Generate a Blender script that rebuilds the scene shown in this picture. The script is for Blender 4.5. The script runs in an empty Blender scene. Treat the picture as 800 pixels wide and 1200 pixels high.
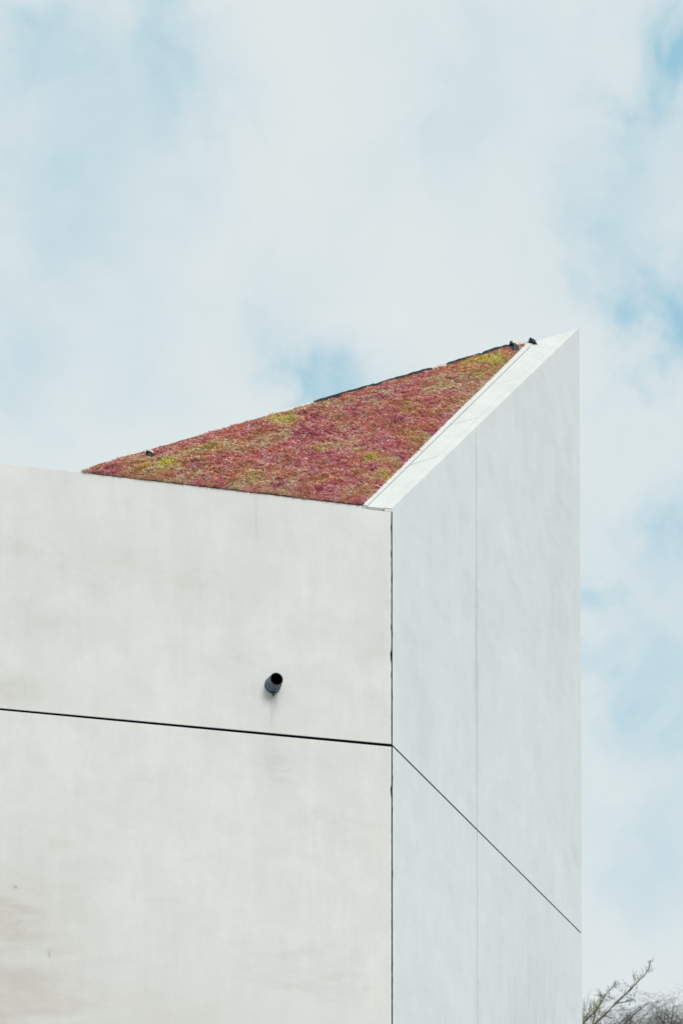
import bpy, bmesh, math, random
import numpy as np
from mathutils import Vector, Matrix
R = math.radians
sc = bpy.context.scene
col = sc.collection

# ------------------------------------------------------------------ camera
cam_d = bpy.data.cameras.new('camera')
cam = bpy.data.objects.new('camera', cam_d); col.objects.link(cam)
cam.location = (0, 0, 1.6)
cam.rotation_euler = (R(92.5), 0, 0)
cam_d.sensor_fit = 'HORIZONTAL'; cam_d.sensor_width = 24.0; cam_d.lens = 85.0
cam_d.shift_y = 1.4304
cam_d.clip_start = 0.1; cam_d.clip_end = 9000
cam_d.dof.use_dof = True; cam_d.dof.focus_distance = 22.6; cam_d.dof.aperture_fstop = 3.2
sc.camera = cam

# ------------------------------------------------------------------ world, sun, exposure
SUN_EL, SUN_AZ = 35.0, 150.0      # azimuth clockwise from +Y (the view direction)
w = bpy.data.worlds.new('World'); sc.world = w; w.use_nodes = True
nt = w.node_tree; nt.nodes.clear()
def N(nt, t, **k):
    n = nt.nodes.new(t)
    for a, v in k.items(): setattr(n, a, v)
    return n
def M2(nt, op, a, b=None, c=None, clamp=False):
    n = N(nt, 'ShaderNodeMath', operation=op, use_clamp=clamp)
    for i, v in enumerate((a, b, c)):
        if v is None: continue
        if isinstance(v, (int, float)): n.inputs[i].default_value = v
        else: nt.links.new(v, n.inputs[i])
    return n.outputs[0]
def ramp(nt, src, stops, interp='LINEAR'):
    n = N(nt, 'ShaderNodeValToRGB'); n.color_ramp.interpolation = interp
    e = n.color_ramp.elements
    while len(e) > 1: e.remove(e[-1])
    e[0].position, e[0].color = stops[0][0], tuple(stops[0][1]) + (1,)
    for p, c_ in stops[1:]:
        x = e.new(p); x.color = tuple(c_) + (1,)
    nt.links.new(src, n.inputs[0]); return n.outputs[0]
def mixc(nt, f, a, b, mode='MIX'):
    n = N(nt, 'ShaderNodeMix', data_type='RGBA', blend_type=mode)
    for s, v in ((n.inputs[0], f), (n.inputs[6], a), (n.inputs[7], b)):
        if isinstance(v, (int, float)): s.default_value = v
        elif isinstance(v, tuple): s.default_value = v + (1,) if len(v) == 3 else v
        else: nt.links.new(v, s)
    return n.outputs[2]
def noise(nt, vec, scale, detail=4, rough=.5, dist=0):
    n = N(nt, 'ShaderNodeTexNoise')
    n.inputs['Scale'].default_value = scale; n.inputs['Detail'].default_value = detail
    n.inputs['Roughness'].default_value = rough; n.inputs['Distortion'].default_value = dist
    nt.links.new(vec, n.inputs['Vector']); return n
out = N(nt, 'ShaderNodeOutputWorld'); bg = N(nt, 'ShaderNodeBackground')
nt.links.new(bg.outputs[0], out.inputs[0])
bg.inputs[1].default_value = 0.1
sky = N(nt, 'ShaderNodeTexSky', sky_type='NISHITA')
sky.sun_disc = False; sky.sun_elevation = R(SUN_EL); sky.sun_rotation = R(SUN_AZ)
tc = N(nt, 'ShaderNodeTexCoord'); dirv = tc.outputs['Generated']
n1 = noise(nt, dirv, 9.0, 9, .60, .35)
n2 = noise(nt, dirv, 24.0, 9, .60, .4)
nA = M2(nt, 'ADD', M2(nt, 'MULTIPLY', n1.outputs[0], .72), M2(nt, 'MULTIPLY', n2.outputs[0], .28))
# gaps in the veil of cloud: soft openings at fixed places of the sky
wv = N(nt, 'ShaderNodeVectorMath', operation='SUBTRACT'); nt.links.new(n2.outputs['Color'], wv.inputs[0]); wv.inputs[1].default_value = (.5, .5, .5)
ws = N(nt, 'ShaderNodeVectorMath', operation='SCALE'); nt.links.new(wv.outputs[0], ws.inputs[0]); ws.inputs[3].default_value = .085
wa = N(nt, 'ShaderNodeVectorMath', operation='ADD'); nt.links.new(dirv, wa.inputs[0]); nt.links.new(ws.outputs[0], wa.inputs[1])
wn = N(nt, 'ShaderNodeVectorMath', operation='NORMALIZE'); nt.links.new(wa.outputs[0], wn.inputs[0])
GAPS = [  # direction (x, z at y=1), half width (radians), depth
 (-.112, .610, .030, .26), (-.068, .650, .016, .45), (-.120, .652, .014, .35), (-.106, .570, .018, .18),
 (-.001, .516, .0135, .75), (-.012, .525, .020, .22), (.140, .540, .017, 1.2), (.122, .560, .018, .35), (.122, .590, .016, .28),
 (.137, .652, .013, 1.1), (.128, .625, .018, .45), (.064, .640, .026, .30), (-.090, .515, .016, .20), (-.138, .525, .014, .25),
 (-.140, .495, .014, .22), (.140, .450, .014, .55), (.126, .405, .016, .45), (.106, .392, .012, .40), (.140, .372, .022, .45), (.137, .300, .020, .28),
 (.13, .36, .045, .10), (-.135, .64, .03, .22)]
g = None
for gx, gz, gr, gd in GAPS:
    v = Vector((gx, 1, gz)).normalized()
    d = N(nt, 'ShaderNodeVectorMath', operation='DISTANCE'); nt.links.new(wn.outputs[0], d.inputs[0]); d.inputs[1].default_value = v
    q = M2(nt, 'DIVIDE', d.outputs['Value'], gr * 1.05)
    e_ = M2(nt, 'MULTIPLY', M2(nt, 'EXPONENT', M2(nt, 'MULTIPLY', M2(nt, 'MULTIPLY', q, q), -.7)), gd)
    g = e_ if g is None else M2(nt, 'ADD', g, e_)
gap = M2(nt, 'MULTIPLY', g, M2(nt, 'MULTIPLY_ADD', nA, 3.6, -.95, clamp=True))
thin = M2(nt, 'MULTIPLY_ADD', nA, 1.2, -.65, clamp=True)
open_ = M2(nt, 'ADD', gap, thin, clamp=True)
shade = noise(nt, dirv, 7.0, 9, .62, .3)
CLOUD = ramp(nt, shade.outputs[0], [(.3, (6.85, 7.6, 7.8)), (.7, (7.35, 7.85, 7.85))])
BLUE = mixc(nt, .82, sky.outputs[0], (3.5, 6.35, 7.7))
skyc = mixc(nt, open_, CLOUD, BLUE)
nt.links.new(skyc, bg.inputs[0])

sun_d = bpy.data.lights.new('sun', 'SUN'); sun = bpy.data.objects.new('sun', sun_d); col.objects.link(sun)
sun_d.energy = 1.75; sun_d.angle = R(24); sun_d.color = (1.0, .955, .88)
az, el = R(SUN_AZ), R(SUN_EL)
to_sun = Vector((math.sin(az) * math.cos(el), math.cos(az) * math.cos(el), math.sin(el)))
sun.rotation_euler = to_sun.to_track_quat('Z', 'Y').to_euler()
sun.location = (0, -20, 60)
vs = sc.view_settings; vs.view_transform = 'Standard'; vs.look = 'None'; vs.exposure = 0.04; vs.gamma = 1.0

# ------------------------------------------------------------------ helpers
def tag(o, label=None, cat=None, group=None, kind=None):
    for k, v in (('label', label), ('category', cat), ('group', group), ('kind', kind)):
        if v: o[k] = v
    return o
def mesh_obj(name, me, mats, parent=None, loc=(0, 0, 0)):
    o = bpy.data.objects.new(name, me); col.objects.link(o)
    for m in (mats if isinstance(mats, (list, tuple)) else [mats]): me.materials.append(m)
    if parent: o.parent = parent
    o.location = loc
    return o
def bm_obj(name, bm, mats, parent=None, loc=(0, 0, 0), smooth=False):
    me = bpy.data.meshes.new(name); bmesh.ops.recalc_face_normals(bm, faces=bm.faces); bm.to_mesh(me); bm.free()
    if smooth:
        for p in me.polygons: p.use_smooth = True
    return mesh_obj(name, me, mats, parent, loc)
def new_mat(name):
    m = bpy.data.materials.new(name); m.use_nodes = True
    nt = m.node_tree; b = nt.nodes['Principled BSDF']
    return m, nt, b
def bump(nt, b, h, strength, dist):
    n = N(nt, 'ShaderNodeBump'); n.inputs['Strength'].default_value = strength; n.inputs['Distance'].default_value = dist
    nt.links.new(h, n.inputs['Height']); nt.links.new(n.outputs[0], b.inputs['Normal'])

# ------------------------------------------------------------------ building frame
C = Vector((0.477, 22.3, 0.0)); TOP = 11.785; JZ = 9.531
DL = Vector((-.96701, -.25473, 0)).normalized()       # along the left wall
NL = Vector((-.25473, .96701, 0)).normalized()        # into the building from the left wall
DR = Vector((.34937, .93698, 0)).normalized()         # along the right wall
NR = Vector((-.93698, .34937, 0)).normalized()        # into the building from the right wall
A = Vector((2.8925, 28.7795, 0)) - C                  # far tip, relative to the corner
TAN = 5.2027 / A.dot(NL)
def zP(p): return TOP + p.dot(NL) * TAN               # the inclined roof plane
RL = A.dot(DR)
LP = DL * 2.94                                        # where the roof edge meets the left wall
FD = (A - LP).normalized()                            # plan direction of the far roof edge
FN = Vector((-FD.y, FD.x, 0))
if FN.dot(C - LP - C) > 0: FN = -FN                   # pointing outward (away from the corner)
GUP = Vector((-.18739, .71139, .67736)); PN = Vector((.17254, -.65501, .73565))
def P3(p2): return Vector((p2.x, p2.y, zP(p2)))

root = bpy.data.objects.new('concrete_building', None); col.objects.link(root); root.location = C
tag(root, 'pale concrete building with wedge shaped corner rising to a sharp tip', 'building')

# ------------------------------------------------------------------ materials
def concrete(name, base, warm, stain_shade_pts=(), streak=1.0, cold=None, grime=None):
    m, nt, b = new_mat(name)
    tc = N(nt, 'ShaderNodeTexCoord'); P = tc.outputs['Object']
    def dot(v):
        n = N(nt, 'ShaderNodeVectorMath', operation='DOT_PRODUCT'); nt.links.new(P, n.inputs[0]); n.inputs[1].default_value = v
        return n.outputs['Value']
    s = dot(DL); r_ = dot(DR)
    sep = N(nt, 'ShaderNodeSeparateXYZ'); nt.links.new(P, sep.inputs[0]); z = sep.outputs[2]
    mp = N(nt, 'ShaderNodeMapping'); nt.links.new(P, mp.inputs[0]); mp.inputs[3].default_value = (1, 1, .14)
    mh = N(nt, 'ShaderNodeMapping'); nt.links.new(P, mh.inputs[0]); mh.inputs[3].default_value = (.45, .45, 1.8)
    big = noise(nt, P, .8, 6, .6, .6).outputs[0]
    mid = noise(nt, P, 3.1, 7, .65, .3).outputs[0]
    fine = noise(nt, P, 38, 4, .7).outputs[0]
    vfin = noise(nt, mp.outputs[0], 34, 4, .7).outputs[0]
    vert = noise(nt, mp.outputs[0], 9, 6, .65).outputs[0]
    hori = noise(nt, mh.outputs[0], 1.7, 7, .7, .4).outputs[0]
    c = mixc(nt, ramp(nt, big, [(.34, (0,) * 3), (.68, (1,) * 3)]), base, warm)
    k = M2(nt, 'ADD', M2(nt, 'MULTIPLY', mid, .5), M2(nt, 'ADD', M2(nt, 'MULTIPLY', vert, .3 * streak), M2(nt, 'ADD', M2(nt, 'MULTIPLY', hori, .3), M2(nt, 'ADD', M2(nt, 'MULTIPLY', vfin, .12), M2(nt, 'MULTIPLY', fine, .14)))))
    lo, hi = (.68 - .15 * (1 - streak)) - .17, (.68 - .15 * (1 - streak)) + .17
    tone = ramp(nt, k, [(max(0, lo), (.90, .90, .895)), (min(1, hi), (1.035, 1.035, 1.035))])
    c = mixc(nt, 1.0, c, tone, 'MULTIPLY')
    # weathered smudges with ragged outlines
    smud = M2(nt, 'MULTIPLY', ramp(nt, hori, [(.52, (0,) * 3), (.72, (1,) * 3)]), ramp(nt, big, [(.42, (0,) * 3), (.62, (1,) * 3)]))
    c = mixc(nt, M2(nt, 'MULTIPLY', smud, .45), c, grime or (.52, .50, .46))
    # dark pits
    vo = N(nt, 'ShaderNodeTexVoronoi'); vo.inputs['Scale'].default_value = 4.0; nt.links.new(P, vo.inputs['Vector'])
    pit = M2(nt, 'LESS_THAN', vo.outputs['Distance'], .022)
    c = mixc(nt, M2(nt, 'MULTIPLY', pit, .22), c, (.25, .24, .22))
    for axis, u0, z0, ru, rz, colr, f, br in stain_shade_pts:  # local stains, plus painted vignette darkening and lens fringe
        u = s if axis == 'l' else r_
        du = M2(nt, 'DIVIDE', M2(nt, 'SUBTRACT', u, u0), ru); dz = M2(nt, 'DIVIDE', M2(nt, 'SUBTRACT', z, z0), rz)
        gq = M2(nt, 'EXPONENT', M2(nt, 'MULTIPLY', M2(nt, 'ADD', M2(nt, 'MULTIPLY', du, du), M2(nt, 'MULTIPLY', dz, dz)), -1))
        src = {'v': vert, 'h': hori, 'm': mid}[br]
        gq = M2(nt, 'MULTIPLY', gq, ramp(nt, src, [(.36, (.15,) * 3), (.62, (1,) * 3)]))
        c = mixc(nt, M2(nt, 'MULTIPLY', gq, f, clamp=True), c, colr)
    nt.links.new(c, b.inputs['Base Color']); b.inputs['Roughness'].default_value = .82
    b.inputs['Specular IOR Level'].default_value = .25
    h = M2(nt, 'ADD', M2(nt, 'MULTIPLY', fine, .25), M2(nt, 'MULTIPLY', mid, 1.0))
    bump(nt, b, h, .25, .01)
    return m
BR = (.50, .455, .41); GR = (.46, .46, .44)
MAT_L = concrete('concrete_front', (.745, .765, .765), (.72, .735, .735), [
    ('l', 4.0, 6.2, 1.3, 1.0, BR, .9, 'h'), ('l', 3.5, 7.6, .7, .9, BR, .42, 'h'), ('l', 2.7, 6.5, .9, .6, BR, .42, 'h'), ('l', 1.6, 6.6, 1.1, .55, (.54, .53, .49), .38, 'm'),  # low patches: dirt mixed with painted-in vignette darkening
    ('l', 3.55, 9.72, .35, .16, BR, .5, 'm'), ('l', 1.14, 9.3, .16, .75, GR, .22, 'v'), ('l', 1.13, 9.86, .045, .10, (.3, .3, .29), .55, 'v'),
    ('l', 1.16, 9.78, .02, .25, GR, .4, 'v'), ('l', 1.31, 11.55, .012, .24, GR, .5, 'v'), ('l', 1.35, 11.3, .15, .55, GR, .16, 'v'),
    ('l', .06, 8.3, .09, 2.6, (.74, .64, .58), .2, 'm'), ('l', 3.514, 7.925, .02, .014, (.12, .12, .11), 1.0, 'm'), ('l', 3.204, 7.343, .014, .03, (.18, .17, .16), 1.0, 'm'),  # tall pinkish band paints a lens colour fringe along the corner
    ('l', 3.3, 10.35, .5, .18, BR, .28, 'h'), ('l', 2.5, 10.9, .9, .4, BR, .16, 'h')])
MAT_R = concrete('concrete_side_skylit', (.80, .85, .90), (.77, .82, .87), [  # bluer copy of the front concrete, cool skylight put into its colour
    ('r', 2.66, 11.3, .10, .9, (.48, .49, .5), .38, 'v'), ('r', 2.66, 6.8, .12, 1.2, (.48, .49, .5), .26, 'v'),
    ('r', 4.9, 7.2, 1.4, 1.5, (.50, .56, .59), .62, 'v'), ('r', 1.3, 6.3, 1.3, .9, (.52, .58, .60), .45, 'v'), ('r', .9, 10.2, .5, .8, (.55, .57, .58), .22, 'v'),  # wide low patches mostly paint in vignette darkening, some dirt
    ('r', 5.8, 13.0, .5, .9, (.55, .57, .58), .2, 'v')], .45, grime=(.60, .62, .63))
MAT_COP = concrete('concrete_coping', (.72, .74, .74), (.69, .71, .71))
def plain(name, colr, rough=.6, metal=0.0, var=.12, scale=9):
    m, nt, b = new_mat(name)
    tc = N(nt, 'ShaderNodeTexCoord'); n = noise(nt, tc.outputs['Object'], scale, 5, .6).outputs[0]
    d = tuple(x * (1 - var) for x in colr); u = tuple(min(1, x * (1 + var)) for x in colr)
    nt.links.new(ramp(nt, n, [(.3, d), (.7, u)]), b.inputs['Base Color'])
    b.inputs['Roughness'].default_value = rough; b.inputs['Metallic'].default_value = metal
    bump(nt, b, n, .15, .004)
    return m
MAT_CORE = plain('joint_cavity', (.002, .004, .007), .95)
MAT_CORE.node_tree.nodes['Principled BSDF'].inputs['Specular IOR Level'].default_value = 0.05
MAT_SEAL, _nt, _b = new_mat('patchy_seal')
_tc = N(_nt, 'ShaderNodeTexCoord')
_nt.links.new(ramp(_nt, noise(_nt, _tc.outputs['Object'], 1.1, 3, .5).outputs[0], [(.42, (.012, .015, .02)), (.6, (.12, .135, .145))]), _b.inputs['Base Color'])
MAT_BLACK = plain('black_plastic', (.010, .015, .022), .42, 0, .3, 30)
MAT_PIPE = plain('weathered_pipe', (.10, .15, .20), .35, 0, .6, 24)
MAT_RUB = plain('dark_membrane', (.006, .028, .042), .75, 0, .35, 22)
MAT_FOIL = plain('pale_membrane', (.72, .73, .73), .5, 0, .1, 20)
MAT_SOIL = plain('substrate', (.26, .15, .12), .95, 0, .4, 30)
MAT_STEEL = plain('galvanised_steel', (.62, .65, .68), .35, .6, .1, 20)

# ------------------------------------------------------------------ wall panels
rng = random.Random(5)
def wall_panel(outer, D, Nn, th, mat, inner=None, rag=None, bev=.004, name='wall_panel'):
    """outer: list of (u, z) round the face; inner: same count; rag: index of an edge whose arris is chipped"""
    inner = inner or outer
    O, I = [], []
    n = len(outer)
    for i in range(n):
        j = (i + 1) % n
        (u0, z0), (u1, z1) = outer[i], outer[j]; (a0, b0), (a1, b1) = inner[i], inner[j]
        k = 1
        if rag is not None and i in rag: k = max(2, int(abs(z1 - z0) / .05))
        for q in range(k):
            t = q / k
            du = 0
            if q > 0:
                du = abs(rng.gauss(0, .0011)); 
                if rng.random() < .07: du += rng.uniform(.003, .009)
            O.append((u0 + (u1 - u0) * t + du, z0 + (z1 - z0) * t)); I.append((a0 + (a1 - a0) * t, b0 + (b1 - b0) * t))
    bm = bmesh.new()
    vo = [bm.verts.new(D * u + Vector((0, 0, z))) for u, z in O]
    vi = [bm.verts.new(D * u + Nn * th + Vector((0, 0, z))) for u, z in I]
    m = len(O)
    f = bm.faces.new(vo); bm.faces.new(vi[::-1])
    for i in range(m):
        j = (i + 1) % m; bm.faces.new((vo[j], vo[i], vi[i], vi[j]))
    bmesh.ops.recalc_face_normals(bm, faces=bm.faces)
    if bev:
        bmesh.ops.bevel(bm, geom=[e for e in f.edges], offset=bev, segments=2, affect='EDGES', profile=.5)
    return bm_obj(name, bm, mat, root)
TH = .07; MIT = TH * .518; G = .0088
def jl(s): return .0128 - .0015 * s if s < 6 else .005           # the left joint narrows away from the corner
# front: upper panel with the notch under the mitred coping
N0 = .292
fr_in = lambda pts: [((u + MIT if u < .05 else u), z) for u, z in pts]
pts = [(G, JZ + jl(0)), (7.4, JZ + jl(7.4)), (7.4, TOP), (N0, TOP), (N0, TOP - .024), (G, TOP - .024)]
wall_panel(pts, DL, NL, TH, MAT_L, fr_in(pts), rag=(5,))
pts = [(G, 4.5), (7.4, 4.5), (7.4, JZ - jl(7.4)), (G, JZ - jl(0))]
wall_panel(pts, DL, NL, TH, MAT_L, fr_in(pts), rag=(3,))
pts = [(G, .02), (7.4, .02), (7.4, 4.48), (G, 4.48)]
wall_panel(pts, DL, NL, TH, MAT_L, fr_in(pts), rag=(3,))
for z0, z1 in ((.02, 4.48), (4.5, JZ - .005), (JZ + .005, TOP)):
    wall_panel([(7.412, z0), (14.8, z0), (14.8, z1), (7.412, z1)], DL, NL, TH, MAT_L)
# side: outer faces with tops in the roof plane
def zo(u): return zP(DR * u)
def zi(u): return zP(DR * u + NR * TH)
UT = RL
SH = TH / math.tan(math.acos(max(-1, min(1, DR.dot(FD)))))        # knife edge at the far tip
G2 = .0085
S1, S2 = 2.675 - .0085, 2.675 + .0085
CT = .0
pts = [(G, JZ + G2), (S1, JZ + G2), (S1, zo(S1)), (G, zo(G))]
inn = [(G + MIT, JZ + G2), (S1, JZ + G2), (S1, zi(S1)), (G + MIT, zi(G + MIT))]
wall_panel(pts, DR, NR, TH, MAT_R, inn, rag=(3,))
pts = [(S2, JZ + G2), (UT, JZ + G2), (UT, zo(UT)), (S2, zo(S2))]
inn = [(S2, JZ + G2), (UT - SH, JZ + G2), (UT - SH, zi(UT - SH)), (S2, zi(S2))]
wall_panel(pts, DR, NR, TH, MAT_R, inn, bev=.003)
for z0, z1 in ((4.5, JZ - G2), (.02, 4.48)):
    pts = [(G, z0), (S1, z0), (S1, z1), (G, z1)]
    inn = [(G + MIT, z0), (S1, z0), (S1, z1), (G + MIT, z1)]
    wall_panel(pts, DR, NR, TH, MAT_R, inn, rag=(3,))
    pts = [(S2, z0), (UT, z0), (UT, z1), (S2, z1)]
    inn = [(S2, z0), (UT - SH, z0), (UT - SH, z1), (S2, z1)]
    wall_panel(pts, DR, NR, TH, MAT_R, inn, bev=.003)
# dark seals set a little back in the joints
def seal(name, D, Nn, quad, d0, mat):
    bm = bmesh.new(); V = []
    for dd in (d0, d0 + .03):
        for u, z in quad: V.append(bm.verts.new(D * u + Nn * dd + Vector((0, 0, z))))
    bm.faces.new(V[:4]); bm.faces.new(V[4:][::-1])
    for i in range(4): bm.faces.new((V[i], V[(i + 1) % 4], V[4 + (i + 1) % 4], V[4 + i]))
    return bm_obj(name, bm, mat, root)
seal('joint_seal', DL, NL, [(.03, JZ - .02), (7.39, JZ - .02), (7.39, JZ + .02), (.03, JZ + .02)], .0055, MAT_CORE)
seal('joint_seal', DL, NL, [(.03, 4.47), (7.39, 4.47), (7.39, 4.51), (.03, 4.51)], .0055, MAT_CORE)
seal('joint_seal', DR, NR, [(.03, JZ - .02), (RL - .1, JZ - .02), (RL - .02, JZ + .02), (.03, JZ + .02)], .0065, MAT_CORE)
seal('joint_seal', DR, NR, [(.03, 4.47), (RL - .1, 4.47), (RL - .1, 4.51), (.03, 4.51)], .0055, MAT_CORE)
seal('joint_seal', DR, NR, [(S1 - .02, .02), (S2 + .02, .02), (S2 + .02, zo(S1) - .03), (S1 - .02, zo(S1) - .03)], .0048, MAT_SEAL)
bm = bmesh.new()
foot = [NL * .006 + DL * .035, (NL + NR).normalized() * .0068, NR * .006 + DR * .035, NR * .05 + DR * .05, NL * .05 + DL * .05]
lo = [bm.verts.new((p.x, p.y, .02)) for p in foot]; hi = [bm.verts.new((p.x, p.y, TOP - .026)) for p in foot]
bm.faces.new(lo[::-1]); bm.faces.new(hi)
for i in range(5): bm.faces.new((lo[i], lo[(i + 1) % 5], hi[(i + 1) % 5], hi[i]))
bm_obj('corner_seal', bm, MAT_CORE, root)
# rear wall of the wedge (outer plane A-LP), stepping down along the roof edge
FL = (A - LP).length
SHL = TH / math.tan(math.acos(max(-1, min(1, FD.dot(-DL)))))
def rear(u, off=0): p = LP + FD * u - FN * off; return p
bm = bmesh.new()
for (ua, ub) in ((.30, FL / 2 - .005), (FL / 2 + .005, FL - SH - .06)):
    rr = [];
    for off in (0, TH):
        for u, z in ((ua, .02), (ub, .02), (ub, None), (ua, None)):
            p = rear(u, off); rr.append(bm.verts.new((p.x, p.y, zP(p) if z is None else z)))
    bm.faces.new(rr[0:4]); bm.faces.new(rr[4:8][::-1])
    for i in range(4):
        j = (i + 1) % 4; bm.faces.new((rr[j], rr[i], rr[4 + i], rr[4 + j]))
    bm_obj('wall_panel', bm, MAT_L, root); bm = bmesh.new()
bm.free()

def prism(name, foot, zb, ztop, mat, parent=root, bev=0):
    bm = bmesh.new()
    lo = [bm.verts.new((p.x, p.y, zb)) for p in foot]; hi = [bm.verts.new((p.x, p.y, ztop(p))) for p in foot]
    n = len(foot); bm.faces.new(lo[::-1]); bm.faces.new(hi)
    for i in range(n):
        j = (i + 1) % n; bm.faces.new((lo[i], lo[j], hi[j], hi[i]))
    if bev:
        bmesh.ops.recalc_face_normals(bm, faces=bm.faces)
        bmesh.ops.bevel(bm, geom=list(bm.edges), offset=bev, segments=1, affect='EDGES')
    return bm_obj(name, bm, mat, parent)
def isect(p, d, q, e):       # 2D line intersection
    k = d.x * e.y - d.y * e.x; t = ((q.x - p.x) * e.y - (q.y - p.y) * e.x) / k
    return p + d * t
IN = TH + .02
pl, pr, pf = NL * IN, NR * IN, LP - FN * IN
cC = isect(pl, DL, pr, DR); cA = isect(pr, DR, pf, FD); cL = isect(pl, DL, pf, FD)
prism('structural_core', [cC, cA, cL], 0, lambda p: zP(p) - .10, MAT_CORE)
# the lower block that runs on behind the front parapet
b0 = LP + DL * .15 + NL * IN
prism('rear_block', [b0, b0 + DL * 11.6, b0 + DL * 11.6 + NL * 8, b0 + NL * 8 + DL * 0.0], 0, lambda p: TOP - .45, MAT_L)

# ------------------------------------------------------------------ coping of the side wall
def wid(wq, u):      # the coping widens slightly towards the tip
    return wq + max(0, wq - .070) * .095 * max(0, u)
def cop(name, w0, w1, u0, u1, up, dn, mat, skew0=None, skew1=None, bev=.0025):
    """strip between inward offsets w0..w1; ends given by functions of the offset"""
    f = []
    for wq, first in ((w0, True), (w1, False)):
        f.append((wq, u0(wq), u1(wq)))
    bm = bmesh.new(); V = []
    for lift in (up, -dn):
        for (wq, a, b) in f:
            for u in (a, b):
                p = DR * u + NR * wid(wq, u); V.append(bm.verts.new(P3(p) + PN * lift))
    a0, b0_, a1, b1, c0, d0, c1, d1 = V
    for q in ((a0, b0_, b1, a1), (c0, c1, d1, d0), (a0, a1, c1, c0), (b0_, d0, d1, b1), (a0, c0, d0, b0_), (a1, b1, d1, c1)):
        bm.faces.new(q)
    bmesh.ops.recalc_face_normals(bm, faces=bm.faces)
    if bev: bmesh.ops.bevel(bm, geom=list(bm.edges), offset=bev, segments=2, affect='EDGES')
    return bm_obj(name, bm, mat, root)
def front_u(wq):   # where offset line meets the front wall face
    p = isect(NR * wq, DR, Vector((0, 0, 0)), DL); return p.dot(DR)
def far_u(wq):
    u = RL
    for _ in range(60): u = .5 * u + .5 * isect(NR * wid(wq, u), DR, LP, FD).dot(DR)
    return u
W1, W2, W3 = .064, .200, .236
cuts = [front_u, lambda w_: 1.62 - (w_ - W1) * 3.68, lambda w_: 3.0 - (w_ - W1) * 3.68, lambda w_: 4.55 - (w_ - W1) * 3.68, far_u]
for i in range(4):
    a, b_ = cuts[i], cuts[i + 1]
    gg = {0: 0, 1: .008, 2: .004, 3: .003, 4: 0}; g0, g1 = gg[i], gg[i + 1]
    cop('coping_panel', W1 + .005, W2 - .002, (lambda w_, a=a, g0=g0: a(w_) + g0), (lambda w_, b_=b_, g1=g1: b_(w_) - g1), .001, .022, MAT_COP)
# outer strip capping the side panels, flush with the roof plane
cut2 = [front_u, lambda w_: 3.4, far_u]
for i in range(2):
    cop('edge_strip', .0015, W1, cut2[i], (lambda w_, i=i: cut2[i + 1](w_) - (.002 if i == 0 else 0)), .007, .0215 if False else -.0005, MAT_COP, bev=0)
# mitred end piece closing the corner above the wall joint
prism('coping_end', [DR * .0005, DR * .007, DR * (.007 + MIT * .9) + NR * W1, DR * front_u(W1) + NR * W1], TOP - .0225, lambda p: zP(p) - .001, MAT_COP)
# thin upstand on the planted side
ul = [front_u, lambda w_: 1.55, lambda w_: 3.3, lambda w_: 5.1, far_u]
for i in range(4):
    cop('edge_trim', W2, W3, (lambda w_, i=i: ul[i](w_) + (0 if i == 0 else .002)), ul[i + 1], .011 + (.004 if i == 1 else 0), .03, MAT_FOIL, bev=.002)

# ------------------------------------------------------------------ far roof edge: membrane strips and brackets
def ab(a, b): p = DL * a + GUP * b; return Vector((p.x, p.y, 0))
def edge_seg(name, u0, u1, h, mat, wob=.004, t=.012, off=0.0):
    bm = bmesh.new(); n = max(2, int((u1 - u0) / .06)); rows = []
    r = random.Random(int(u0 * 100))
    for i in range(n + 1):
        u = u0 + (u1 - u0) * i / n
        hh = h * (1 + r.uniform(-.06, .06)) if 0 < i < n else h * .8
        o = r.uniform(-wob, wob) - off
        row = []
        for dz, do in ((-.05, 0), (hh, 0), (hh, t), (-.05, t)):
            p = rear(u, do + o); row.append(bm.verts.new(P3(p) + Vector((0, 0, dz))))
        rows.append(row)
    for x, y in zip(rows, rows[1:]):
        for k in range(4): bm.faces.new((x[k], x[(k + 1) % 4], y[(k + 1) % 4], y[k]))
    bm.faces.new(rows[0][::-1]); bm.faces.new(rows[-1])
    return bm_obj(name, bm, mat, root)
KF = FL   # plan length; u at photo column via roof fractions
segs = [(.014, .335, .030, MAT_SOIL), (.335, .395, .040, MAT_FOIL), (.395, .520, .052, MAT_RUB), (.520, .640, .050, MAT_RUB), (.640, .672, .062, MAT_FOIL),
        (.672, .755, .052, MAT_RUB), (.755, .82, .062, MAT_RUB), (.82, .862, .066, MAT_FOIL)]
for a, b_, h, mt in segs:
    edge_seg('membrane_edge', a * KF + .005, b_ * KF - .005, h, mt)
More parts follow.
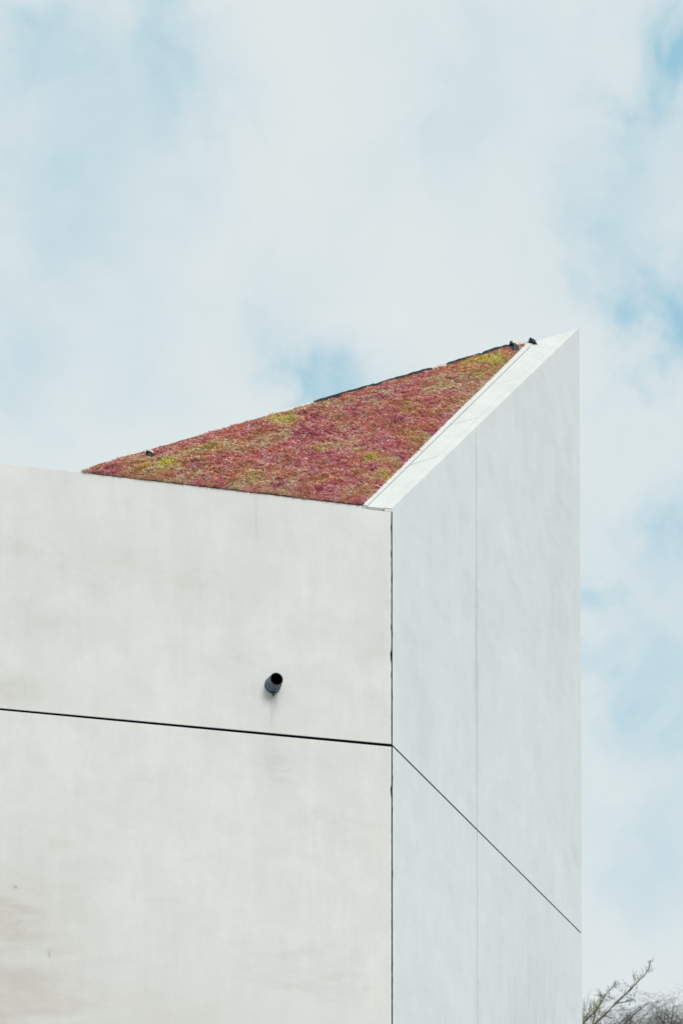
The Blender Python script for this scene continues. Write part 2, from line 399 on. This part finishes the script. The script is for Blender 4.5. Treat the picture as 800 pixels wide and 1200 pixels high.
def bracket(u, off, s, lid, lift=.0, flat=1.0):
    base = P3(rear(u, off)) + Vector((0, 0, lift))
    bm = bmesh.new()
    # body: a tapered block on a foot with a hooked jaw
    def blk(c, sx, sy, sz, tp=1.0):
        c = Vector((c.x, c.y, c.z * flat)); m = Matrix.Translation(base + c) @ Matrix((FD, FN, Vector((0, 0, 1)))).transposed().to_4x4()
        vs_ = [bm.verts.new(m @ Vector((x * sx * (tp if z > 0 else 1), y * sy * (tp if z > 0 else 1), z * sz * flat))) for z in (-.5, .5) for x, y in ((-.5, -.5), (.5, -.5), (.5, .5), (-.5, .5))]
        for q in ((0, 3, 2, 1), (4, 5, 6, 7), (0, 1, 5, 4), (1, 2, 6, 5), (2, 3, 7, 6), (3, 0, 4, 7)): bm.faces.new([vs_[k] for k in q])
    blk(Vector((0, 0, .01 * s)), .10 * s, .07 * s, .02 * s)
    blk(Vector((0, 0, .055 * s)), .062 * s, .055 * s, .075 * s, .86)
    blk(FD * .045 * s + Vector((0, 0, .062 * s)), .05 * s, .03 * s, .022 * s)
    blk(-FD * .03 * s + Vector((0, 0, .095 * s)), .022 * s, .022 * s, .03 * s, .7)
    bmesh.ops.recalc_face_normals(bm, faces=bm.faces)
    bmesh.ops.bevel(bm, geom=list(bm.edges), offset=.003, segments=1, affect='EDGES')
    o = bm_obj('edge_bracket', bm, MAT_BLACK, root)
    if lid:
        bm = bmesh.new(); blk(Vector((-.002, -.002, .102 * s)), .070 * s, .062 * s, .020 * s, .9)
        bm_obj('bracket_cap', bm, MAT_FOIL, o)
    return o
tag(bracket(.089 * KF, .13, .95, True, .012, .85), 'small black bracket with a bright metal cap')
tag(bracket(.822 * KF, .05, 1.7, False, -.05, .72), 'black bracket at the upper end of the dark membrane strip')
tag(bracket(.872 * KF, .03, 1.3, False, -.005, .42), 'black bracket beside the coping')

# ------------------------------------------------------------------ overflow pipe
def lathe(name, prof, n, mat, parent, M):
    bm = bmesh.new(); rings = []
    for x, r in prof:
        rings.append([bm.verts.new(M @ Vector((r * math.cos(2 * math.pi * k / n), r * math.sin(2 * math.pi * k / n), x))) for k in range(n)])
    for a, b_ in zip(rings, rings[1:]):
        for k in range(n): bm.faces.new((a[k], a[(k + 1) % n], b_[(k + 1) % n], b_[k]))
    return bm_obj(name, bm, mat, parent, smooth=True)
pc = DL * 1.150 + Vector((0, 0, 9.993))
zax = -NL; yax = Vector((0, 0, 1)); xax = yax.cross(zax)
Mp = Matrix.Translation(pc) @ Matrix((xax, yax, zax)).transposed().to_4x4()
pipe = lathe('overflow_pipe', [(-.06, .056), (.008, .056), (.008, .070), (.012, .072), (.060, .072), (.066, .069), (.066, .0605), (.140, .0605), (.146, .0600), (.148, .0585),
                               (.148, .054), (.146, .0525), (-.05, .052)], 44, MAT_PIPE, root, Mp)
tag(pipe, 'short dark round pipe sticking out of the front wall')
lathe('pipe_rim', [(.138, .0606), (.139, .0622), (.151, .0622), (.1525, .0608), (.1525, .0535), (.150, .0518), (.144, .0515)], 40, MAT_BLACK, pipe, Mp)
lathe('pipe_shade_plug', [(.1435, .0514), (.02, .0510), (.005, .0505), (.004, .0005)], 32, MAT_CORE, pipe, Mp)  # near-black liner and plug stand in for the shade deep inside the pipe
lathe('pipe_seal', [(-.002, .068), (.0, .077), (.007, .076), (.0085, .070)], 36, MAT_BLACK, pipe, Mp)
# hanging drip bead below the pipe
bm = bmesh.new(); bmesh.ops.create_icosphere(bm, subdivisions=2, radius=1)
for v in bm.verts:
    t = v.co.z; v.co = Vector((v.co.x * .018 * (1 if t > 0 else (1 + t * .75)), v.co.y * .018, v.co.z * (.03 if t > 0 else .05)))
for v in bm.verts: v.co = Mp @ Vector((v.co.x, v.co.z - .075, .03 + v.co.y * .8))
bm_obj('drip_crust', bm, MAT_BLACK, pipe, smooth=True)

# ------------------------------------------------------------------ sedum roof
rs = np.random.RandomState(11)
def vnoise(x, y, seed):
    xi, yi = np.floor(x).astype(np.int64), np.floor(y).astype(np.int64); fx, fy = x - xi, y - yi
    fx = fx * fx * (3 - 2 * fx); fy = fy * fy * (3 - 2 * fy)
    def h(a, b):
        n = (a * 374761393 + b * 668265263 + seed * 1442695041) & 0xffffffff
        n = ((n ^ (n >> 13)) * 1274126177) & 0xffffffff
        return ((n ^ (n >> 16)) & 0xffff) / 65535.0
    return (h(xi, yi) * (1 - fx) + h(xi + 1, yi) * fx) * (1 - fy) + (h(xi, yi + 1) * (1 - fx) + h(xi + 1, yi + 1) * fx) * fy
def fbm(x, y, seed, o=4):
    s = 0; a = .5; t = 0
    for k in range(o): s = s + a * vnoise(x * 2 ** k + 17.3 * k, y * 2 ** k - 9.1 * k, seed + k); t += a; a *= .55
    return s / t
dl, gu, pn = np.array(DL), np.array(GUP), np.array(PN)
A_ab = np.array([A.dot(DL), math.hypot(1, TAN) * A.dot(NL)])
L_ab = np.array([2.94, 0.0])
e1 = (A_ab - L_ab) / np.linalg.norm(A_ab - L_ab); e2 = np.array([-e1[1], e1[0]])
if e2[0] < 0: e2 = -e2                      # away from the corner
def inside(a, b, m_front=.01, m_cop=0.0, m_far=.02):
    p = np.outer(a, dl) + np.outer(b, gu)
    w_ = p[:, :2] @ np.array(NR)[:2]; f = p[:, :2] @ np.array(NL)[:2]
    far = (a - L_ab[0]) * e2[0] + (b - L_ab[1]) * e2[1]
    u_ = p[:, :2] @ np.array(DR)[:2]
    return (w_ > W3 + (W3 - .070) * .095 * np.maximum(0, u_) + m_cop) & (f > m_front) & (far < -m_far)
def height(a, b):
    p, q = a * e1[0] + b * e1[1], a * e2[0] + b * e2[1]
    h = .036 * fbm(p / .40, q / .15, 3) + .075 * fbm(p / .20, q / .060, 8, 3) + .022 * fbm(p / .05, q / .025, 15, 2)
    f = np.clip(b * 0.72 / .14, 0, 1)
    far = -((a - L_ab[0]) * e2[0] + (b - L_ab[1]) * e2[1])
    pp = (np.outer(a, dl) + np.outer(b, gu))[:, :2]
    wc = pp @ np.array(NR)[:2] - W3 - (W3 - .070) * .095 * np.maximum(0, pp @ np.array(DR)[:2])
    f = np.minimum(f, np.clip(wc / .10, 0, 1))
    return (h - .020) * (.25 + .75 * f) * (.45 + .55 * np.clip(far / .25, 0, 1))
YEL = [(2.16, .37, .17, 1.1), (2.28, .30, .10, .6), (.671, 2.33, .17, .95), (.60, 2.22, .13, .6), (.428, 1.454, .09, .55), (.614, .5, .12, .5), (-.116, 1.397, .12, .65), (-.135, .905, .16, .9),
       (-.088, 1.387, .1, .5), (-2.381, 5.577, .22, .75), (-2.16, 5.5, .3, .75), (-.639, 2.319, .12, .35), (-1.9, 4.9, .2, .4), (1.236, .45, .2, .35), (1.6, .9, .25, .35), (-.9, 3.3, .25, .4)]
def colour(a, b, n):
    p, q = a * e1[0] + b * e1[1], a * e2[0] + b * e2[1]
    t1 = fbm(p / .55, q / .19, 31); t2 = fbm(p / .28, q / .09, 52, 4); t3 = fbm(p / .10, q / .04, 77, 3); t4 = fbm(p / .38, q / .13, 91)
    pink = np.array([.49, .185, .205]); rose = np.array([.60, .29, .32]); rust = np.array([.42, .215, .15]); tan_ = np.array([.56, .41, .29]); olive = np.array([.33, .305, .13])
    yel = np.array([.46, .45, .10]); plum = np.array([.27, .09, .15]); straw = np.array([.68, .58, .44])
    def mx(c, d, f): f = np.clip(f, 0, 1)[:, None]; return c * (1 - f) + d * f
    r = rs.rand(n)
    c = np.tile(pink, (n, 1))
    c = mx(c, rose, (t3 - .42) * 3)
    c = mx(c, tan_, np.clip((t1 - .50) * 7, 0, .85) + (r - .5) * .7)
    c = mx(c, rust, np.clip((t2 - .50) * 6, 0, .75) + (r - .5) * .25)
    c = mx(c, olive, np.clip((t4 - .63) * 7, 0, .5) + (rs.rand(n) - .65) * .4)
    c = mx(c, plum, np.clip((.40 - t2) * 5, 0, .6) + (rs.rand(n) < .05) * .5)
    c = mx(c, straw, (rs.rand(n) < .11) * .65)
    y = np.zeros(n)
    for ya, yb, yr, yf in YEL:
        dp = (a - ya) * e1[0] + (b - yb) * e1[1]; dq = (a - ya) * e2[0] + (b - yb) * e2[1]
        y += yf * np.exp(-((dp / (yr * 1.5)) ** 2 + (dq / (yr * .7)) ** 2))
    c = mx(c, yel, y * (.3 + 1.0 * rs.rand(n)) * np.clip((t3 - .3) * 3.2, 0, 1))
    c = c * (.72 + .56 * rs.rand(n))[:, None]
    return np.clip((c * .93 + c.mean(1)[:, None] * .07) * 1.85, .01, .88)
verts, faces, cols = [], [], []
# (a) undulating mat under the shoots
ga = np.arange(-3.6, 3.05, .035); gb = np.arange(.010, 7.4, .035)
AA, BB = np.meshgrid(ga, gb, indexing='ij'); a, b = AA.ravel(), BB.ravel()
hz = height(a, b) - .012
V0 = np.outer(a, dl) + np.outer(b, gu) + np.outer(hz, pn) + np.array([0, 0, TOP])
V0[b < .02] = (np.outer(a, dl) + np.array(NL) * .004 + np.array([0, 0, TOP + .0015]))[b < .02]     # front edge turned down on to the wall head
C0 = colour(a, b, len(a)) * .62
ok = inside(a, b, .006, -.028, .015)
idx = np.arange(len(a)).reshape(AA.shape)
q = np.stack([idx[:-1, :-1], idx[1:, :-1], idx[1:, 1:], idx[:-1, 1:]], -1).reshape(-1, 4)
q = q[ok[q].all(1)]
used, inv = np.unique(q, return_inverse=True); q = inv.reshape(-1, 4); V0 = V0[used]
C0 = C0[used]
# (b) shoots: rosettes of small pointed leaves
n = 74000
a = rs.uniform(-3.6, 3.0, n * 4); b = rs.uniform(0, 7.4, n * 4); k = inside(a, b, .004, .004, .0); a, b = a[k][:n], b[k][:n]
af = rs.uniform(.3, 2.95, 4200); bf = rs.uniform(.006, .05, 4200); k = inside(af, bf, .002, .004, .0)   # fringe along the front wall
a, b = np.concatenate([a, af[k]]), np.concatenate([b, bf[k]]); n = len(a)
h = height(a, b); cc = colour(a, b, n)
base = np.outer(a, dl) + np.outer(b, gu) + np.outer(h - .012, pn) + np.array([0, 0, TOP])
up = pn * .55 + np.array([0, 0, 1]) * .45; up /= np.linalg.norm(up)
ux = dl; uy = np.cross(up, ux); uy /= np.linalg.norm(uy)
NLF = 8
LV, LC = [], []
e3 = dl * e1[0] + gu * e1[1]; th0 = math.atan2(float(e3 @ uy), float(e3 @ ux))
for j in range(NLF):
    th = th0 + rs.normal(0, .75, n) + np.pi * (rs.rand(n) < .5); el_ = rs.uniform(-.05, .95, n); ln = rs.uniform(.010, .028, n) * (.75 + .5 * rs.rand(n)); wd = rs.uniform(.003, .0062, n)
    hd = np.outer(np.cos(th), ux) + np.outer(np.sin(th), uy)
    d = hd * np.cos(el_)[:, None] + up * np.sin(el_)[:, None]
    side = np.cross(d, up); side /= np.linalg.norm(side, axis=1)[:, None] + 1e-9
    st = base + hd * (rs.rand(n) * .012)[:, None] + up * (rs.rand(n) * .010)[:, None]
    mid_ = st + d * (ln * .5)[:, None]
    LV.append(np.stack([st, mid_ + side * wd[:, None], st + d * ln[:, None], mid_ - side * wd[:, None]], 1))
    cj = cc * (.7 + .6 * rs.rand(n))[:, None]
    LC.append(np.repeat(cj[:, None, :], 4, 1))
LV = np.concatenate(LV).reshape(-1, 3); LC = np.concatenate(LC).reshape(-1, 3)
LQ = np.arange(len(LV)).reshape(-1, 4) + len(V0)
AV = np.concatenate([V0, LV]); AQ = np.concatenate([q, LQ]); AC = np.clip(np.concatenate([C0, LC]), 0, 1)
me = bpy.data.meshes.new('sedum_planting')
me.vertices.add(len(AV)); me.vertices.foreach_set('co', AV.astype(np.float32).ravel())
me.loops.add(AQ.size); me.loops.foreach_set('vertex_index', AQ.astype(np.int32).ravel())
me.polygons.add(len(AQ)); me.polygons.foreach_set('loop_start', (np.arange(len(AQ)) * 4).astype(np.int32)); me.polygons.foreach_set('loop_total', np.full(len(AQ), 4, np.int32))
me.update(calc_edges=True)
ca = me.color_attributes.new('leaf_colour', 'FLOAT_COLOR', 'POINT')
ca.data.foreach_set('color', np.concatenate([AC, np.ones((len(AC), 1))], 1).astype(np.float32).ravel())
m, nt_, b_ = new_mat('sedum')
at = N(nt_, 'ShaderNodeAttribute', attribute_name='leaf_colour'); nt_.links.new(at.outputs['Color'], b_.inputs['Base Color'])
b_.inputs['Roughness'].default_value = .6; b_.inputs['Specular IOR Level'].default_value = .3
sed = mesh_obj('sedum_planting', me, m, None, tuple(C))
tag(sed, 'mat of pink red and olive green sedum covering the sloping roof', 'ground cover', kind='stuff')
# soil bed the mat lies on
s1 = NL * (TH + .004); s2 = NR * (W3 + .002); s3 = LP - FN * .02
prism('roof_bed', [isect(s1, DL, s2, DR), isect(s2, DR, s3, FD), isect(s1, DL, s3, FD)], 11.5, lambda p: zP(p) - .012, MAT_SOIL)

# ------------------------------------------------------------------ trees, bare
def bark_mat(name, base, moss, amt):
    m, nt, b = new_mat(name)
    tc = N(nt, 'ShaderNodeTexCoord'); P = tc.outputs['Object']
    n1 = noise(nt, P, 1.4, 5, .6).outputs[0]; n2 = noise(nt, P, 30, 3, .6).outputs[0]
    c = ramp(nt, n2, [(.3, tuple(x * .7 for x in base)), (.7, tuple(x * 1.25 for x in base))])
    c = mixc(nt, M2(nt, 'MULTIPLY', ramp(nt, n1, [(.42, (0,) * 3), (.56, (1,) * 3)]), amt), c, moss)
    nt.links.new(c, b.inputs['Base Color']); b.inputs['Roughness'].default_value = .9
    return m
BARK1 = bark_mat('mossy_bark', (.085, .080, .075), (.20, .20, .055), .8)
BARK2 = bark_mat('grey_bark', (.085, .088, .092), (.14, .14, .09), .3)
class Tubes:
    def __init__(s): s.v = []; s.f = []
    def line(s, pts, r0, r1, n):
        base0 = len(s.v); m = len(pts)
        for i, p in enumerate(pts):
            d = (pts[min(i + 1, m - 1)] - pts[max(i - 1, 0)]).normalized()
            x = d.orthogonal().normalized(); y = d.cross(x); r = r0 + (r1 - r0) * i / (m - 1)
            for k in range(n):
                a = 2 * math.pi * k / n; s.v.append(p + (x * math.cos(a) + y * math.sin(a)) * r)
        for i in range(m - 1):
            for k in range(n):
                a = base0 + i * n + k; b = base0 + i * n + (k + 1) % n
                s.f.append((a, b, b + n, a + n))
        s.f.append(tuple(base0 + (m - 1) * n + k for k in range(n)))
    def build(s, name, mat, parent):
        me = bpy.data.meshes.new(name); me.from_pydata([tuple(v) for v in s.v], [], s.f); me.update()
        for p in me.polygons: p.use_smooth = True
        return mesh_obj(name, me, mat, parent)
def rvec(r): return Vector((r.gauss(0, 1), r.gauss(0, 1), r.gauss(0, 1))).normalized()
def grow(T, r, p, d, ln, rad, lvl, maxl, gnarl=.16, trop=.10, zmax=99):
    seg = max(3, int(ln / (.30 if lvl < 3 else .12))); pts = [p.copy()]; q = p.copy(); d = d.normalized()
    for i in range(seg):
        d = (d + rvec(r) * gnarl + Vector((0, 0, trop)) * (1 if q.z < zmax else -.5)).normalized(); q = q + d * (ln / seg); pts.append(q.copy())
    T.line(pts, rad, rad * .45, 6 if lvl < 2 else 4 if lvl < 4 else 3)
    if lvl >= maxl: return
    nch = {0: 7, 1: 6, 2: 6, 3: 5, 4: 4}.get(lvl, 3)
    for i in range(nch):
        t = .22 + .78 * (i + r.random() * .7) / nch; k = min(seg - 1, int(t * seg)); o = pts[k]
        dd = (pts[k + 1] - pts[k]).normalized(); s = dd.cross(rvec(r)).normalized()
        sp = r.uniform(.45, .95); nd = (dd * math.cos(sp) + s * math.sin(sp))
        grow(T, r, o, nd, ln * r.uniform(.42, .64), max(.0042, rad * (1 - .5 * t) * .55), lvl + 1, maxl, gnarl, trop, zmax)
def bare_tree(name, base, h, trunk_h, spread, seed, bark, label, limbs=6, maxl=5, extra=None, group=None, top=None):
    r = random.Random(seed)
    t = bpy.data.objects.new(name, None); col.objects.link(t); t.location = base
    tag(t, label, 'tree', group)
    T = Tubes(); pts = []
    for i in range(9):
        z = trunk_h * i / 8; pts.append(Vector((math.sin(i * .8 + seed) * .06, math.cos(i * .7 + seed) * .06, z)))
    rad = h * .017
    T.line([Vector((0, 0, -.2)), pts[0]], rad * 1.5, rad * 1.15, 12); T.line(pts, rad * 1.15, rad * .72, 12)
    T.build('trunk', bark, t)
    Cn = Tubes()
    for i in range(limbs):
        a = 2 * math.pi * (i + r.random() * .5) / limbs; up_ = r.uniform(.9, 1.6) if i else 4
        d = Vector((math.cos(a), math.sin(a), up_ / spread)); k = pts[-1 - (i % 3)]
        grow(Cn, r, k, d, (h - k.z) * r.uniform(.60, .72), rad * .5, 0, maxl, zmax=h * .93)
    if extra: extra(Cn, r)
    if top:       # settle the crown's highest twig at the tree's real height
        zt = max(v.z for v in Cn.v); z0 = trunk_h * .75
        for v in Cn.v:
            if v.z > z0:
                v.z = z0 + (v.z - z0) * (h * 1.22 - z0) / (zt - z0)
                zc = h * .84
                if v.z > zc: v.z = zc + (h - zc) * math.tanh((v.z - zc) / (h - zc))
    Cn.build('crown', bark, t)
    return t
B1 = Vector((3.1, 42.0, 0))
def limb_extra(T, r):
    def W(l): return [Vector(p) - B1 for p in l]
    Apts = W([(3.12, 42.0, 6.2), (3.5, 42.1, 8.2), (3.95, 42.0, 10.1), (4.373, 42.0, 11.50), (4.50, 42.02, 11.64), (4.626, 42.0, 11.75), (4.80, 41.95, 11.93), (4.92, 41.97, 12.05), (5.055, 42.0, 12.17), (5.14, 42.0, 12.27), (5.218, 42.03, 12.35), (5.337, 42.0, 12.47), (5.40, 42.0, 12.57), (5.426, 42.0, 12.72)])
    T.line(Apts[:4], .075, .024, 8); T.line(Apts[3:10], .024, .013, 6); T.line(Apts[9:], .013, .003, 5)
    Bpts = W([(3.3, 42.05, 8.2), (3.9, 42.1, 10.0), (4.24, 42.15, 11.3), (4.255, 42.15, 11.50), (4.27, 42.15, 11.65), (4.40, 42.15, 11.78), (4.49, 42.15, 11.85), (4.566, 42.13, 11.99), (4.62, 42.1, 12.10), (4.67, 42.1, 12.16), (4.774, 42.1, 12.26), (4.86, 42.1, 12.34)])
    T.line(Bpts[:4], .05, .018, 7); T.line(Bpts[3:9], .018, .010, 6); T.line(Bpts[8:], .010, .003, 5)
    Cp = W([(4.80, 41.95, 11.93), (4.93, 41.95, 11.95), (5.06, 41.95, 11.98), (5.15, 41.95, 12.07)]); T.line(Cp, .012, .004, 5)
    Dp = W([(4.40, 42.0, 11.54), (4.44, 41.98, 11.72), (4.47, 41.96, 11.86), (4.56, 41.95, 12.0)]); T.line(Dp, .014, .005, 5)
    for L_, i0, ln, cnt in ((Apts, 3, .34, 3), (Bpts, 3, .30, 4), (Cp, 1, .16, 4), (Dp, 0, .3, 4)):
        for i in range(i0, len(L_) - 1):
            for k in range(cnt):
                o = L_[i].lerp(L_[i + 1], r.random()); dd = (L_[i + 1] - L_[i]).normalized()
                s = Vector((r.gauss(0, 1), r.gauss(0, .8), r.gauss(.3, 1))).normalized()
                fr = 1 - .72 * (i - i0) / max(1, len(L_) - 1 - i0)
                grow(T, r, o, dd * .6 + s * .9, ln * fr * r.uniform(.5, 1.25), .0048 * max(.5, fr), 4, 5, .22, .06)
bare_tree('bare_tree', B1, 11.0, 6.0, 1.0, 3, BARK1, 'bare tree with mossy branches beside the wall tip, its long twig reaching highest', 6, 4, limb_extra)
bare_tree('bare_tree', (6.45, 55.0, 0), 15.02, 6.5, 1.0, 8, BARK2, 'dark bare tree behind the mossy branches, rounded top of fine twigs', 6, 4, top=True)
bare_tree('bare_tree', (8.8, 60.0, 0), 16.02, 7.0, 1.15, 21, BARK2, 'dark bare tree farthest right, cut by the picture edge', 6, 4, top=True)

# ------------------------------------------------------------------ ground
def sheet(name, x0, y0, x1, y1, z, mat, div=1):
    bm = bmesh.new(); v = [bm.verts.new(c) for c in ((x0, y0, z), (x1, y0, z), (x1, y1, z), (x0, y1, z))]; bm.faces.new(v)
    o = bm_obj(name, bm, mat); o['kind'] = 'structure'; return o
m, nt_, b_ = new_mat('grass_ground'); tc = N(nt_, 'ShaderNodeTexCoord')
nn = noise(nt_, tc.outputs['Object'], .8, 8, .65).outputs[0]
nt_.links.new(ramp(nt_, nn, [(.3, (.05, .07, .025)), (.7, (.12, .13, .05))]), b_.inputs['Base Color']); b_.inputs['Roughness'].default_value = .95
sheet('ground', -4000, -4000, 4000, 4000, 0, m)
m, nt_, b_ = new_mat('pale_paving'); tc = N(nt_, 'ShaderNodeTexCoord')
br = N(nt_, 'ShaderNodeTexBrick'); nt_.links.new(tc.outputs['Object'], br.inputs['Vector']); br.inputs['Scale'].default_value = 1.2
br.inputs['Color1'].default_value = (.42, .41, .39, 1); br.inputs['Color2'].default_value = (.37, .36, .345, 1); br.inputs['Mortar'].default_value = (.2, .2, .19, 1)
br.inputs['Mortar Size'].default_value = .006; br.offset = .5
nt_.links.new(br.outputs[0], b_.inputs['Base Color']); b_.inputs['Roughness'].default_value = .85
sheet('pavement', -30, -12, 16, 36, .004, m)
